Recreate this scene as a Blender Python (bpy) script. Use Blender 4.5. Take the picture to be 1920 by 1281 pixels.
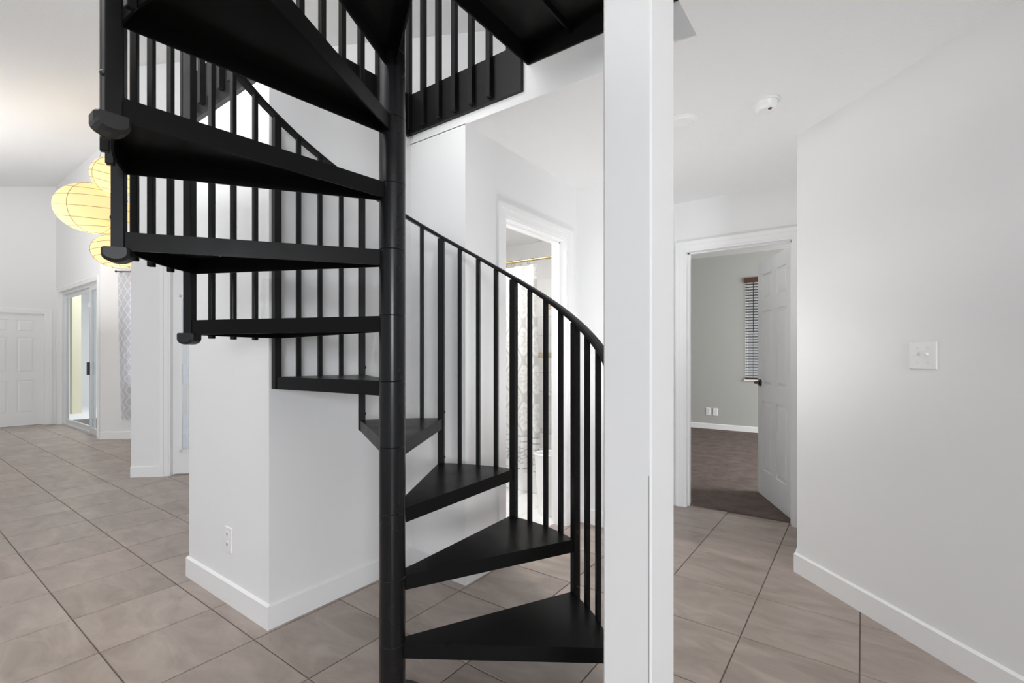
import bpy, math, random
from mathutils import Vector, Matrix
random.seed(7)
for o in list(bpy.data.objects):
    bpy.data.objects.remove(o, do_unlink=True)
SC = bpy.context.scene
COL = SC.collection
R = math.radians

# ------------------------------------------------------------------ camera, world, lights, exposure
cam_d = bpy.data.cameras.new('camera')
cam = bpy.data.objects.new('camera', cam_d); COL.objects.link(cam)
cam_d.sensor_fit = 'HORIZONTAL'; cam_d.sensor_width = 36.0
cam_d.lens = 899.2 / 1920 * 36.0
cam_d.shift_y = 26.9 / 1920
cam_d.clip_start = 0.05
cam.location = (0, 0, 1.22)
cam.rotation_euler = (R(90), 0, R(36.21))
SC.camera = cam

W = bpy.data.worlds.new('world'); SC.world = W; W.use_nodes = True
bg = W.node_tree.nodes['Background']
bg.inputs['Color'].default_value = (0.95, 0.975, 1.0, 1)
bg.inputs['Strength'].default_value = 0.31

def area_light(name, loc, target, size, power, color=(1, 1, 1), size_y=None):
    d = bpy.data.lights.new(name, 'AREA'); d.energy = power; d.color = color
    d.shape = 'RECTANGLE'; d.size = size; d.size_y = size_y or size
    o = bpy.data.objects.new(name, d); COL.objects.link(o)
    o.location = loc
    o.rotation_euler = (Vector(target) - Vector(loc)).to_track_quat('-Z', 'Y').to_euler()
    return o
# added fill light at an opening made in the bedroom's right wall
area_light('fill_bedroom', (2.55, 6.2, 1.5), (-2.2, 7.2, 0.9), 2.6, 150, (0.96, 0.98, 1.0), 2.0)
# daylight outside the front door, the nook window and over the patio
area_light('daylight_porch', (-6.6, 4.1, 1.5), (-5.3, 2.3, 1.2), 2.2, 16, (0.97, 0.985, 1.0), 2.6)
area_light('daylight_nook', (-9.3, 3.9, 1.6), (-8.3, 2.8, 1.5), 2.0, 14, (0.97, 0.985, 1.0), 2.4)
area_light('daylight_patio', (-12.6, 4.0, 3.1), (-12.6, 4.0, 0), 2.8, 70, (0.98, 0.99, 1.0))
# daylight from behind the photographer's right, its source unseen
area_light('daylight_rear', (6.5, -5.6, 2.0), (-1.9, 1.2, 1.1), 2.6, 290, (0.93, 0.96, 1.0), 2.0)

# added unseen fill lights, aimed up to brighten ceilings and walls
def up_spot(name, loc, power, cone):
    d = bpy.data.lights.new(name, 'SPOT'); d.energy = power; d.spot_size = R(cone); d.spot_blend = 1.0; d.shadow_soft_size = 0.2
    o = bpy.data.objects.new(name, d); COL.objects.link(o); o.location = loc; o.rotation_euler = (R(180), 0, 0)
up_spot('fill_hall', (1.15, 0.35, 1.55), 82, 115)
up_spot('fill_hall_back', (-1.06, 2.58, 0.25), 40, 128)
area_light('fill_living', (-8.2, 0.0, 1.9), (-8.6, 0.4, 5.0), 2.0, 38)
area_light('fill_stair', (-2.2, -0.6, 2.5), (-1.9, 0.3, 5.0), 1.4, 78)
SC.view_settings.view_transform = 'Standard'
SC.view_settings.look = 'None'
SC.view_settings.gamma = 1.0
SC.view_settings.use_curve_mapping = False
SC.view_settings.exposure = 0.72
SC.cycles.max_bounces = 14
SC.cycles.diffuse_bounces = 9
SC.cycles.glossy_bounces = 5

# ------------------------------------------------------------------ materials
def new_mat(name):
    m = bpy.data.materials.new(name); m.use_nodes = True
    return m, m.node_tree.nodes, m.node_tree.links, m.node_tree.nodes['Principled BSDF']

def simple(name, col, rough=0.5, metal=0.0, spec=0.5, bump=0.0, bscale=200.0, bdist=0.002):
    m, n, l, b = new_mat(name)
    b.inputs['Base Color'].default_value = (*col, 1)
    b.inputs['Roughness'].default_value = rough
    b.inputs['Metallic'].default_value = metal
    b.inputs['Specular IOR Level'].default_value = spec
    if bump:
        g = n.new('ShaderNodeNewGeometry')
        t = n.new('ShaderNodeTexNoise'); t.inputs['Scale'].default_value = bscale; t.inputs['Detail'].default_value = 3
        k = n.new('ShaderNodeBump'); k.inputs['Strength'].default_value = bump; k.inputs['Distance'].default_value = bdist
        l.new(g.outputs['Position'], t.inputs['Vector']); l.new(t.outputs['Fac'], k.inputs['Height'])
        l.new(k.outputs['Normal'], b.inputs['Normal'])
    return m

M = {}
M['paint'] = simple('wall_paint_white', (0.80, 0.80, 0.80), 0.7, bump=0.12, bscale=60)
M['ceil'] = simple('ceiling_textured_white', (0.80, 0.80, 0.80), 0.85, bump=0.5, bscale=55, bdist=0.004)
M['trim'] = simple('trim_gloss_white', (0.84, 0.84, 0.84), 0.35)
M['door'] = simple('door_white', (0.82, 0.82, 0.825), 0.4)
M['grey'] = simple('bedroom_wall_grey', (0.43, 0.43, 0.405), 0.8, bump=0.1, bscale=60)
M['plastic'] = simple('white_plastic', (0.82, 0.82, 0.815), 0.3)
M['slot'] = simple('dark_slot', (0.05, 0.05, 0.05), 0.5)
M['brass'] = simple('polished_brass', (0.50, 0.38, 0.17), 0.3, 1.0)
M['bronze'] = simple('dark_bronze', (0.06, 0.05, 0.045), 0.3, 0.8)
M['alu'] = simple('aluminium_frame', (0.72, 0.73, 0.74), 0.35, 0.3)
M['porcelain'] = simple('white_porcelain', (0.86, 0.86, 0.86), 0.12)
M['paper'] = simple('paper_roll', (0.88, 0.88, 0.87), 0.9)
M['wood'] = simple('walnut_blind', (0.085, 0.035, 0.022), 0.4)
M['cord'] = simple('pale_cord', (0.35, 0.33, 0.30), 0.7)
M['copper'] = simple('brown_canopy', (0.22, 0.15, 0.12), 0.35, 0.5)
M['tan'] = simple('tan_stucco', (0.78, 0.73, 0.55), 0.9)
M['patio'] = simple('patio_grey', (0.80, 0.80, 0.81), 0.9)
M['rib'] = simple('bamboo_rib', (0.40, 0.34, 0.20), 0.7)
M['btile'] = simple('bath_tile_white', (0.84, 0.84, 0.83), 0.3)
M['bgrout'] = simple('bath_grout', (0.55, 0.55, 0.54), 0.8)

def black_metal(name, col, rough, spec=0.16):
    m, n, l, b = new_mat(name)
    b.inputs['Base Color'].default_value = (*col, 1); b.inputs['Specular IOR Level'].default_value = spec
    g = n.new('ShaderNodeNewGeometry')
    t = n.new('ShaderNodeTexNoise'); t.inputs['Scale'].default_value = 9; t.inputs['Detail'].default_value = 5
    mr = n.new('ShaderNodeMapRange'); mr.inputs['To Min'].default_value = rough - 0.08; mr.inputs['To Max'].default_value = rough + 0.12
    l.new(g.outputs['Position'], t.inputs['Vector']); l.new(t.outputs['Fac'], mr.inputs['Value'])
    l.new(mr.outputs['Result'], b.inputs['Roughness'])
    t2 = n.new('ShaderNodeTexNoise'); t2.inputs['Scale'].default_value = 140
    k = n.new('ShaderNodeBump'); k.inputs['Strength'].default_value = 0.06; k.inputs['Distance'].default_value = 0.001
    l.new(g.outputs['Position'], t2.inputs['Vector']); l.new(t2.outputs['Fac'], k.inputs['Height'])
    l.new(k.outputs['Normal'], b.inputs['Normal'])
    return m
M['black'] = black_metal('black_painted_steel', (0.011, 0.011, 0.0115), 0.34, 0.18)
M['pole'] = black_metal('black_pole_steel', (0.009, 0.009, 0.010), 0.24, 0.32)
M['tread'] = black_metal('black_painted_tread', (0.010, 0.0097, 0.0095), 0.30, 0.08)
M['cap'] = simple('black_cap', (0.012, 0.012, 0.012), 0.45)

def tile_mat():
    m, n, l, b = new_mat('beige_porcelain_tile')
    g = n.new('ShaderNodeNewGeometry'); oi = n.new('ShaderNodeObjectInfo')
    mp = n.new('ShaderNodeMapping'); mp.inputs['Scale'].default_value = (2.2, 5.5, 1)
    off = n.new('ShaderNodeVectorMath'); off.operation = 'SCALE'; off.inputs['Scale'].default_value = 1.0
    cx = n.new('ShaderNodeCombineXYZ'); ml = n.new('ShaderNodeMath'); ml.operation = 'MULTIPLY'; ml.inputs[1].default_value = 37.0
    l.new(oi.outputs['Random'], ml.inputs[0]); l.new(ml.outputs[0], cx.inputs['X']); l.new(ml.outputs[0], cx.inputs['Z'])
    ad = n.new('ShaderNodeVectorMath'); ad.operation = 'ADD'
    l.new(g.outputs['Position'], mp.inputs['Vector']); l.new(mp.outputs['Vector'], ad.inputs[0]); l.new(cx.outputs[0], ad.inputs[1])
    t = n.new('ShaderNodeTexNoise'); t.inputs['Scale'].default_value = 1.3; t.inputs['Detail'].default_value = 7; t.inputs['Roughness'].default_value = 0.62; t.inputs['Distortion'].default_value = 0.7
    l.new(ad.outputs[0], t.inputs['Vector'])
    r = n.new('ShaderNodeValToRGB')
    r.color_ramp.elements[0].position = 0.28; r.color_ramp.elements[0].color = (0.262, 0.210, 0.180, 1)
    r.color_ramp.elements[1].position = 0.74; r.color_ramp.elements[1].color = (0.455, 0.384, 0.336, 1)
    l.new(t.outputs['Fac'], r.inputs['Fac'])
    hs = n.new('ShaderNodeHueSaturation')
    mr = n.new('ShaderNodeMapRange'); mr.inputs['To Min'].default_value = 0.93; mr.inputs['To Max'].default_value = 1.07
    l.new(oi.outputs['Random'], mr.inputs['Value']); l.new(mr.outputs['Result'], hs.inputs['Value'])
    l.new(r.outputs['Color'], hs.inputs['Color']); l.new(hs.outputs['Color'], b.inputs['Base Color'])
    b.inputs['Roughness'].default_value = 0.34
    k = n.new('ShaderNodeBump'); k.inputs['Strength'].default_value = 0.12; k.inputs['Distance'].default_value = 0.002
    l.new(t.outputs['Fac'], k.inputs['Height']); l.new(k.outputs['Normal'], b.inputs['Normal'])
    return m
M['tile'] = tile_mat()
M['grout'] = simple('brown_grout', (0.16, 0.135, 0.12), 0.9)

def carpet_mat():
    m, n, l, b = new_mat('taupe_carpet')
    g = n.new('ShaderNodeNewGeometry')
    t = n.new('ShaderNodeTexNoise'); t.inputs['Scale'].default_value = 7.0; t.inputs['Detail'].default_value = 8; t.inputs['Roughness'].default_value = 0.7
    r = n.new('ShaderNodeValToRGB')
    r.color_ramp.elements[0].position = 0.3; r.color_ramp.elements[0].color = (0.115, 0.088, 0.077, 1)
    r.color_ramp.elements[1].position = 0.75; r.color_ramp.elements[1].color = (0.205, 0.165, 0.148, 1)
    l.new(g.outputs['Position'], t.inputs['Vector']); l.new(t.outputs['Fac'], r.inputs['Fac']); l.new(r.outputs['Color'], b.inputs['Base Color'])
    b.inputs['Roughness'].default_value = 1.0; b.inputs['Specular IOR Level'].default_value = 0.1
    t2 = n.new('ShaderNodeTexNoise'); t2.inputs['Scale'].default_value = 160
    k = n.new('ShaderNodeBump'); k.inputs['Strength'].default_value = 0.8; k.inputs['Distance'].default_value = 0.006
    l.new(g.outputs['Position'], t2.inputs['Vector']); l.new(t2.outputs['Fac'], k.inputs['Height']); l.new(k.outputs['Normal'], b.inputs['Normal'])
    return m
M['carpet'] = carpet_mat()

def glass_mat(name, tint=(1, 1, 1), gloss=0.08):
    m = bpy.data.materials.new(name); m.use_nodes = True
    n, l = m.node_tree.nodes, m.node_tree.links
    n.remove(n['Principled BSDF'])
    tr = n.new('ShaderNodeBsdfTransparent'); tr.inputs['Color'].default_value = (*tint, 1)
    gl = n.new('ShaderNodeBsdfGlossy'); gl.inputs['Roughness'].default_value = 0.02
    mx = n.new('ShaderNodeMixShader'); mx.inputs['Fac'].default_value = gloss
    l.new(tr.outputs[0], mx.inputs[1]); l.new(gl.outputs[0], mx.inputs[2]); l.new(mx.outputs[0], n['Material Output'].inputs['Surface'])
    return m
M['glass'] = glass_mat('clear_glass', (0.93, 0.95, 0.95))
M['leaded'] = glass_mat('textured_door_glass', (0.96, 0.97, 0.98), 0.06)

# node-maths helper for woven / printed patterns on a surface's own UV
class NM:
    def __init__(s, n, l): s.n, s.l = n, l
    def f(s, op, a, b=None, c=None):
        k = s.n.new('ShaderNodeMath'); k.operation = op
        for i, v in enumerate((a, b, c)):
            if v is None: continue
            if isinstance(v, (int, float)): k.inputs[i].default_value = v
            else: s.l.new(v, k.inputs[i])
        return k.outputs[0]
    def mix(s, fac, a, b):
        k = s.n.new('ShaderNodeMix'); k.data_type = 'RGBA'
        if isinstance(fac, (int, float)): k.inputs['Factor'].default_value = fac
        else: s.l.new(fac, k.inputs['Factor'])
        for i, v in ((6, a), (7, b)):
            if isinstance(v, tuple): k.inputs[i].default_value = (*v, 1)
            else: s.l.new(v, k.inputs[i])
        return k.outputs[2]

def uv_in(n, l):
    u = n.new('ShaderNodeUVMap'); sp = n.new('ShaderNodeSeparateXYZ'); l.new(u.outputs[0], sp.inputs[0])
    return u.outputs[0], sp.outputs[0], sp.outputs[1]

def cloth(m, n, l, b, colour, trans):
    l.new(colour, b.inputs['Base Color']); b.inputs['Roughness'].default_value = 0.9
    tr = n.new('ShaderNodeBsdfTranslucent'); l.new(colour, tr.inputs['Color'])
    mx = n.new('ShaderNodeMixShader'); mx.inputs['Fac'].default_value = trans
    l.new(b.outputs[0], mx.inputs[1]); l.new(tr.outputs[0], mx.inputs[2]); l.new(mx.outputs[0], n['Material Output'].inputs['Surface'])

def trellis_mat():
    m, n, l, b = new_mat('trellis_curtain'); q = NM(n, l); _, u, v = uv_in(n, l)
    def lines(sign):
        a = q.f('ADD', q.f('DIVIDE', u, 0.13), q.f('MULTIPLY', q.f('DIVIDE', v, 0.17), sign))
        a = q.f('ABSOLUTE', q.f('SUBTRACT', q.f('FRACT', a), 0.5))
        return q.f('LESS_THAN', a, 0.09)
    ln = q.f('MAXIMUM', lines(1), lines(-1))
    c = q.mix(ln, (0.74, 0.74, 0.78), (0.90, 0.90, 0.92))
    cloth(m, n, l, b, c, 0.6); return m
M['trellis'] = trellis_mat()

def damask_mat():
    m, n, l, b = new_mat('damask_shower_curtain'); q = NM(n, l); uv, u, v = uv_in(n, l)
    a = q.f('ADD', q.f('COSINE', q.f('MULTIPLY', u, 2 * math.pi / 0.21)), q.f('COSINE', q.f('MULTIPLY', v, 2 * math.pi / 0.33)))
    band = q.f('LESS_THAN', q.f('ABSOLUTE', a), 0.27)
    heart = q.f('MULTIPLY', q.f('GREATER_THAN', q.f('ABSOLUTE', a), 0.85), 1.0)
    t = n.new('ShaderNodeTexNoise'); t.inputs['Scale'].default_value = 38; t.inputs['Detail'].default_value = 2
    l.new(uv, t.inputs['Vector'])
    leaf = q.f('MULTIPLY', heart, q.f('GREATER_THAN', t.outputs['Fac'], 0.5))
    c = q.mix(band, (0.78, 0.77, 0.75), (0.58, 0.58, 0.57))
    c = q.mix(leaf, c, (0.66, 0.655, 0.64))
    # printed border near the hem
    inb = q.f('LESS_THAN', v, 0.33)
    vo = n.new('ShaderNodeTexVoronoi'); vo.feature = 'DISTANCE_TO_EDGE'; vo.inputs['Scale'].default_value = 26; l.new(uv, vo.inputs['Vector'])
    scroll = q.f('MULTIPLY', q.f('LESS_THAN', vo.outputs['Distance'], 0.06), q.f('LESS_THAN', q.f('ABSOLUTE', q.f('SUBTRACT', v, 0.16)), 0.075))
    t3 = n.new('ShaderNodeTexNoise'); t3.inputs['Scale'].default_value = 30; l.new(uv, t3.inputs['Vector'])
    def row(v0, w): return q.f('LESS_THAN', q.f('ABSOLUTE', q.f('SUBTRACT', v, v0)), w)
    dash = q.f('MULTIPLY', q.f('MAXIMUM', row(0.275, 0.007), row(0.04, 0.007)), q.f('GREATER_THAN', t3.outputs['Fac'], 0.45))
    ink = q.f('MAXIMUM', q.f('MAXIMUM', scroll, dash), row(0.325, 0.006))
    cb = q.mix(ink, (0.76, 0.76, 0.75), (0.42, 0.42, 0.42))
    c = q.mix(inb, c, cb)
    cloth(m, n, l, b, c, 0.25); return m
M['damask'] = damask_mat()

def mosaic_mat():
    m, n, l, b = new_mat('tan_mosaic'); g = n.new('ShaderNodeNewGeometry')
    v = n.new('ShaderNodeTexVoronoi'); v.inputs['Scale'].default_value = 55; l.new(g.outputs['Position'], v.inputs['Vector'])
    r = n.new('ShaderNodeValToRGB'); r.color_ramp.elements[0].color = (0.38, 0.28, 0.15, 1); r.color_ramp.elements[1].color = (0.78, 0.70, 0.55, 1)
    l.new(v.outputs['Color'], r.inputs['Fac']); l.new(r.outputs['Color'], b.inputs['Base Color']); b.inputs['Roughness'].default_value = 0.4
    return m
M['mosaic'] = mosaic_mat()

def lantern_mat():
    m, n, l, b = new_mat('rice_paper_lantern')
    col = (0.92, 0.80, 0.55, 1)
    b.inputs['Base Color'].default_value = col; b.inputs['Roughness'].default_value = 0.9
    b.inputs['Emission Color'].default_value = (1.0, 0.76, 0.36, 1); b.inputs['Emission Strength'].default_value = 0.22
    tr = n.new('ShaderNodeBsdfTranslucent'); tr.inputs['Color'].default_value = col
    mx = n.new('ShaderNodeMixShader'); mx.inputs['Fac'].default_value = 0.5
    l.new(b.outputs[0], mx.inputs[1]); l.new(tr.outputs[0], mx.inputs[2]); l.new(mx.outputs[0], n['Material Output'].inputs['Surface'])
    return m
M['lantern'] = lantern_mat()

def lamp_mat(name, col, s):
    m, n, l, b = new_mat(name)
    b.inputs['Base Color'].default_value = (0.9, 0.9, 0.9, 1)
    b.inputs['Emission Color'].default_value = (*col, 1); b.inputs['Emission Strength'].default_value = s
    return m
M['bulb'] = lamp_mat('warm_bulb', (1, 0.8, 0.5), 6)
M['diffuser'] = lamp_mat('lamp_diffuser', (1, 0.98, 0.95), 4)

# ------------------------------------------------------------------ mesh helpers
class MB:
    def __init__(s): s.v, s.f, s.sm = [], [], []
    def add(s, vs, fs, smooth=False):
        o = len(s.v); s.v += [tuple(p) for p in vs]; s.f += [tuple(i + o for i in f) for f in fs]; s.sm += [smooth] * len(fs); return s
    def box(s, x0, x1, y0, y1, z0, z1, mat=None):
        vs = [Vector((x, y, z)) for z in (z0, z1) for y in (y0, y1) for x in (x0, x1)]
        if mat: vs = [mat @ p for p in vs]
        return s.add(vs, [(0, 2, 3, 1), (4, 5, 7, 6), (0, 1, 5, 4), (2, 6, 7, 3), (0, 4, 6, 2), (1, 3, 7, 5)])
    def bevbox(s, x0, x1, y0, y1, z0, z1, b, mat=None):
        # box with a chamfered outline on every edge
        vs, idx = [], {}
        cs = ((x0, x1), (y0, y1), (z0, z1))
        for ix in (0, 1):
            for iy in (0, 1):
                for iz in (0, 1):
                    c = [cs[0][ix], cs[1][iy], cs[2][iz]]
                    for a in range(3):
                        p = list(c)
                        for k in range(3):
                            if k != a:
                                p[k] += b if (ix, iy, iz)[k] == 0 else -b
                        idx[(ix, iy, iz, a)] = len(vs); vs.append(Vector(p))
        F = []
        for a in range(3):
            u, w = [(1, 2), (0, 2), (0, 1)][a]
            for sd in (0, 1):
                q = []
                for (i, j) in ((0, 0), (1, 0), (1, 1), (0, 1)):
                    k = [0, 0, 0]; k[a] = sd; k[u] = i; k[w] = j; q.append(idx[(*k, a)])
                F.append(q)
        for a in range(3):      # edges running along axis a
            u, w = [(1, 2), (0, 2), (0, 1)][a]
            for i in (0, 1):
                for j in (0, 1):
                    k0 = [0, 0, 0]; k0[u] = i; k0[w] = j; k1 = list(k0); k1[a] = 1
                    F.append([idx[(*k0, u)], idx[(*k1, u)], idx[(*k1, w)], idx[(*k0, w)]])
        for ix in (0, 1):
            for iy in (0, 1):
                for iz in (0, 1): F.append([idx[(ix, iy, iz, a)] for a in range(3)])
        ctr = Vector(((x0 + x1) / 2, (y0 + y1) / 2, (z0 + z1) / 2))
        out = []
        for q in F:
            a, c, d = vs[q[0]], vs[q[1]], vs[q[2]]
            nrm = (c - a).cross(d - a); mid = sum((vs[i] for i in q), Vector()) / len(q)
            out.append(q if nrm.dot(mid - ctr) > 0 else q[::-1])
        if mat: vs = [mat @ p for p in vs]
        return s.add(vs, out)
    def prism(s, poly, z0, z1, mat=None):
        n = len(poly)
        ar = sum(poly[i][0] * poly[(i + 1) % n][1] - poly[(i + 1) % n][0] * poly[i][1] for i in range(n))
        if ar < 0: poly = poly[::-1]
        def zz(z, p): return z(p) if callable(z) else z
        vs = [Vector((p[0], p[1], zz(z0, p))) for p in poly] + [Vector((p[0], p[1], zz(z1, p))) for p in poly]
        if mat: vs = [mat @ p for p in vs]
        fs = [tuple(range(n - 1, -1, -1)), tuple(range(n, 2 * n))] + [(i, (i + 1) % n, n + (i + 1) % n, n + i) for i in range(n)]
        return s.add(vs, fs)
    def lathe(s, prof, segs=24, mat=None, smooth=True, caps=True):
        vs = []
        for (r, z) in prof:
            for i in range(segs):
                a = 2 * math.pi * i / segs; vs.append(Vector((r * math.cos(a), r * math.sin(a), z)))
        if mat: vs = [mat @ p for p in vs]
        fs = []
        for k in range(len(prof) - 1):
            for i in range(segs):
                j = (i + 1) % segs; fs.append((k * segs + i, k * segs + j, (k + 1) * segs + j, (k + 1) * segs + i))
        s.add(vs, fs, smooth)
        if caps:
            s.add(vs[:segs], [tuple(range(segs - 1, -1, -1))]); s.add(vs[-segs:], [tuple(range(segs))])
        return s
    def cyl(s, p0, p1, r, segs=12, smooth=True):
        p0, p1 = Vector(p0), Vector(p1); d = p1 - p0
        mt = Matrix.Translation(p0) @ d.to_track_quat('Z', 'Y').to_matrix().to_4x4()
        return s.lathe([(r, 0), (r, d.length)], segs, mt, smooth)
    def ribbon(s, rings, closed_ends=True, smooth=False):
        # rings: list of equal-length point loops swept into a tube
        k = len(rings[0]); vs = [p for r in rings for p in r]; fs = []
        for i in range(len(rings) - 1):
            for j in range(k):
                j2 = (j + 1) % k; fs.append((i * k + j, i * k + j2, (i + 1) * k + j2, (i + 1) * k + j))
        if closed_ends:
            fs.append(tuple(range(k - 1, -1, -1))); fs.append(tuple((len(rings) - 1) * k + j for j in range(k)))
        return s.add(vs, fs, smooth)
    def mesh(s, name):
        m = bpy.data.meshes.new(name); m.from_pydata(s.v, [], s.f)
        m.polygons.foreach_set('use_smooth', s.sm); m.update(); return m

def obj(name, mb, mat, parent=None, loc=None, rotz=0.0):
    me = mb.mesh(name) if isinstance(mb, MB) else mb
    if not me.materials: me.materials.append(M[mat])
    o = bpy.data.objects.new(name, me); COL.objects.link(o)
    if parent: o.parent = parent
    if loc: o.location = loc
    if rotz: o.rotation_euler = (0, 0, rotz)
    return o

def tag(o, label=None, cat=None, group=None, kind=None):
    if label: o['label'] = label
    if cat: o['category'] = cat
    if group: o['group'] = group
    if kind: o['kind'] = kind
    return o

def thing(name, label, cat, loc=(0, 0, 0), rotz=0.0, group=None):
    o = bpy.data.objects.new(name, None); COL.objects.link(o); o.empty_display_size = 0.1
    o.location = loc; o.rotation_euler = (0, 0, rotz)
    return tag(o, label, cat, group)

def struct(name, mb, mat, parent=None, label=None, **k):
    o = obj(name, mb, mat, parent, **k)
    if not parent: o['kind'] = 'structure'
    if label: o['label'] = label
    return o

def frame2(p0, p1):
    d = Vector((p1[0] - p0[0], p1[1] - p0[1])); L = d.length; d /= L
    return Matrix(((d.x, -d.y, 0, p0[0]), (d.y, d.x, 0, p0[1]), (0, 0, 1, 0), (0, 0, 0, 1))), L

# wall whose visible face runs p0 -> p1; its thickness lies to the LEFT of that direction
def wall(name, p0, p1, z0, z1, mat='paint', openings=(), t=0.12, label=None):
    mt, L = frame2(p0, p1); mb = MB()
    xs = sorted({0, L, *[o[0] for o in openings], *[o[1] for o in openings]})
    for a, b in zip(xs[:-1], xs[1:]):
        zs = [(z0, z1)]
        for (s0, s1, h0, h1) in openings:
            if a >= s0 - 1e-6 and b <= s1 + 1e-6:
                zs = [(c, d) for c, d in ((z0, h0), (h1, z1)) if d - c > 1e-4]
        for c, d in zs: mb.box(a, b, 0, t, c, d, mt)
    return struct(name, mb, mat, label=label)

def baseboard(name, pts, h=0.11, t=0.013, convex=False):
    # pts run with the wall on the LEFT, like wall()
    mb = MB()
    for p0, p1 in zip(pts[:-1], pts[1:]):
        mt, L = frame2(p0, p1)
        e = t if convex else 0
        mb.box(0, L + e, -t, 0, 0, h - 0.012, mt)
        mb.prism([(0, 0), (L + e, 0), (L + e, -t), (0, -t)], h - 0.012, lambda q: h if q[1] > -t / 2 else h - 0.008, mt)
    return struct(name, mb, 'trim')

def casing(name, p0, p1, s0, s1, ztop, w=0.062, t=0.016, depth=0.12, label=None, stop=True):
    """door trim on the face p0->p1 around opening s0..s1, with jambs lining the opening"""
    mt, L = frame2(p0, p1); mb = MB()
    for (a, b, inner) in ((s0 - w, s0, 1), (s1, s1 + w, -1)):
        mb.box(a, b, -t * 0.6, 0, 0, ztop + w, mt)
        oa, ob = (a, a + w * 0.45) if inner == 1 else (b - w * 0.45, b)
        mb.box(oa, ob, -t, -t * 0.6, 0, ztop + w, mt)
    mb.box(s0, s1, -t * 0.6, 0, ztop, ztop + w, mt)
    mb.box(s0 - w * 0.55, s1 + w * 0.55, -t, -t * 0.6, ztop + w * 0.55, ztop + w, mt)
    j = 0.016
    mb.box(s0, s0 + j, -0.004, depth, 0, ztop, mt); mb.box(s1 - j, s1, -0.004, depth, 0, ztop, mt)
    mb.box(s0 + j, s1 - j, -0.004, depth, ztop - j, ztop, mt)
    if stop:
        mb.box(s0 + j, s0 + j + 0.011, depth * 0.4, depth * 0.72, 0, ztop - j, mt)
        mb.box(s1 - j - 0.011, s1 - j, depth * 0.4, depth * 0.72, 0, ztop - j, mt)
        mb.box(s0 + j, s1 - j, depth * 0.4, depth * 0.72, ztop - j - 0.011, ztop - j, mt)
    return struct(name, mb, 'trim', label=label)

# ------------------------------------------------------------------ key plan points (metres; camera stands at the origin)
YF, XL = 1.088, -2.143          # closet front face / wall left of the stair
YB, XC = 1.920, -1.715          # wall behind the stair / bathroom doorway wall
XG = -3.014
ZC = 2.46                       # hall ceiling
ZL = 2.72                       # loft floor
XO = -0.519                     # edge of the stair opening
YD, YBED = 3.15, 3.95
EX, EY = -0.300, 3.130
HX, HY = -5.930, 1.625

# ------------------------------------------------------------------ floor
fl = struct('floor', MB().box(-12.2, 3.6, -1.9, YBED + 0.12, -0.12, -0.004), 'grout', label='hall and living room floor of square beige tiles')
TS, TX0, TY0 = 0.4202, -2.112, 0.589
g = 0.0045
tm = MB()
tb = 0.002
def tile_mb(mb, x, y):
    a, b = g / 2, TS - g / 2
    P = [(a, a), (b, a), (b, b), (a, b)]
    vs = [(x + p[0], y + p[1], -0.01) for p in P] + [(x + p[0], y + p[1], -tb) for p in P]
    c, d = a + tb, b - tb
    vs += [(x + p[0], y + p[1], 0.0) for p in ((c, c), (d, c), (d, d), (c, d))]
    fs = [(8, 9, 10, 11)]
    for i in range(4):
        j = (i + 1) % 4; fs += [(i, j, 4 + j, 4 + i), (4 + i, 4 + j, 8 + j, 8 + i)]
    mb.add(vs, fs)
tile_mb(tm, 0, 0)
tile_me = tm.mesh('tile')
rest = MB()
cyaw, syaw = math.cos(R(36.21)), math.sin(R(36.21))
def in_floor(x, y):
    if y > YBED + 0.11 or x < -11.75: return False
    if x + y > 2.95: return x < EX and y < YBED + .1 and y > 0
    if -3.0 < x < XL - 0.02 and y > YF + 0.02: return False
    if x < XC - 0.1 and y > YB + 0.02 and x > -3.4: return False
    if x <= -3.0 and y - x > 7.70 and x > HX - .3: return False
    if x > -8.99 and y - x > 11.2: return False
    if y > 2.2 and x < -8.9: return False
    return True
tiles = []
for i in range(-24, 9):
    for j in range(-5, 10):
        x, y = TX0 + i * TS, TY0 + j * TS
        cs = [(x + a * TS, y + b * TS) for a in (0.02, 0.5, 0.98) for b in (0.02, 0.5, 0.98)]
        if not any(in_floor(*c) for c in cs): continue
        vis = False
        for cx_, cy_ in cs:
            d = -syaw * cx_ + cyaw * cy_; r_ = cyaw * cx_ + syaw * cy_
            if d > 1.0 and abs(r_ / d) < 1.12 and 1.22 / d < 0.78: vis = True
        if vis: tiles.append((x, y))
        else: tile_mb(rest, x, y)
tiles.sort(key=lambda p: p[0] ** 2 + p[1] ** 2)
for k, (x, y) in enumerate(tiles):
    if k < 299:
        obj('tile', tile_me, 'tile', fl, loc=(x, y, 0))
    else: tile_mb(rest, x, y)
tag(obj('tile_field', rest, 'tile', fl), kind='stuff')

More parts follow.
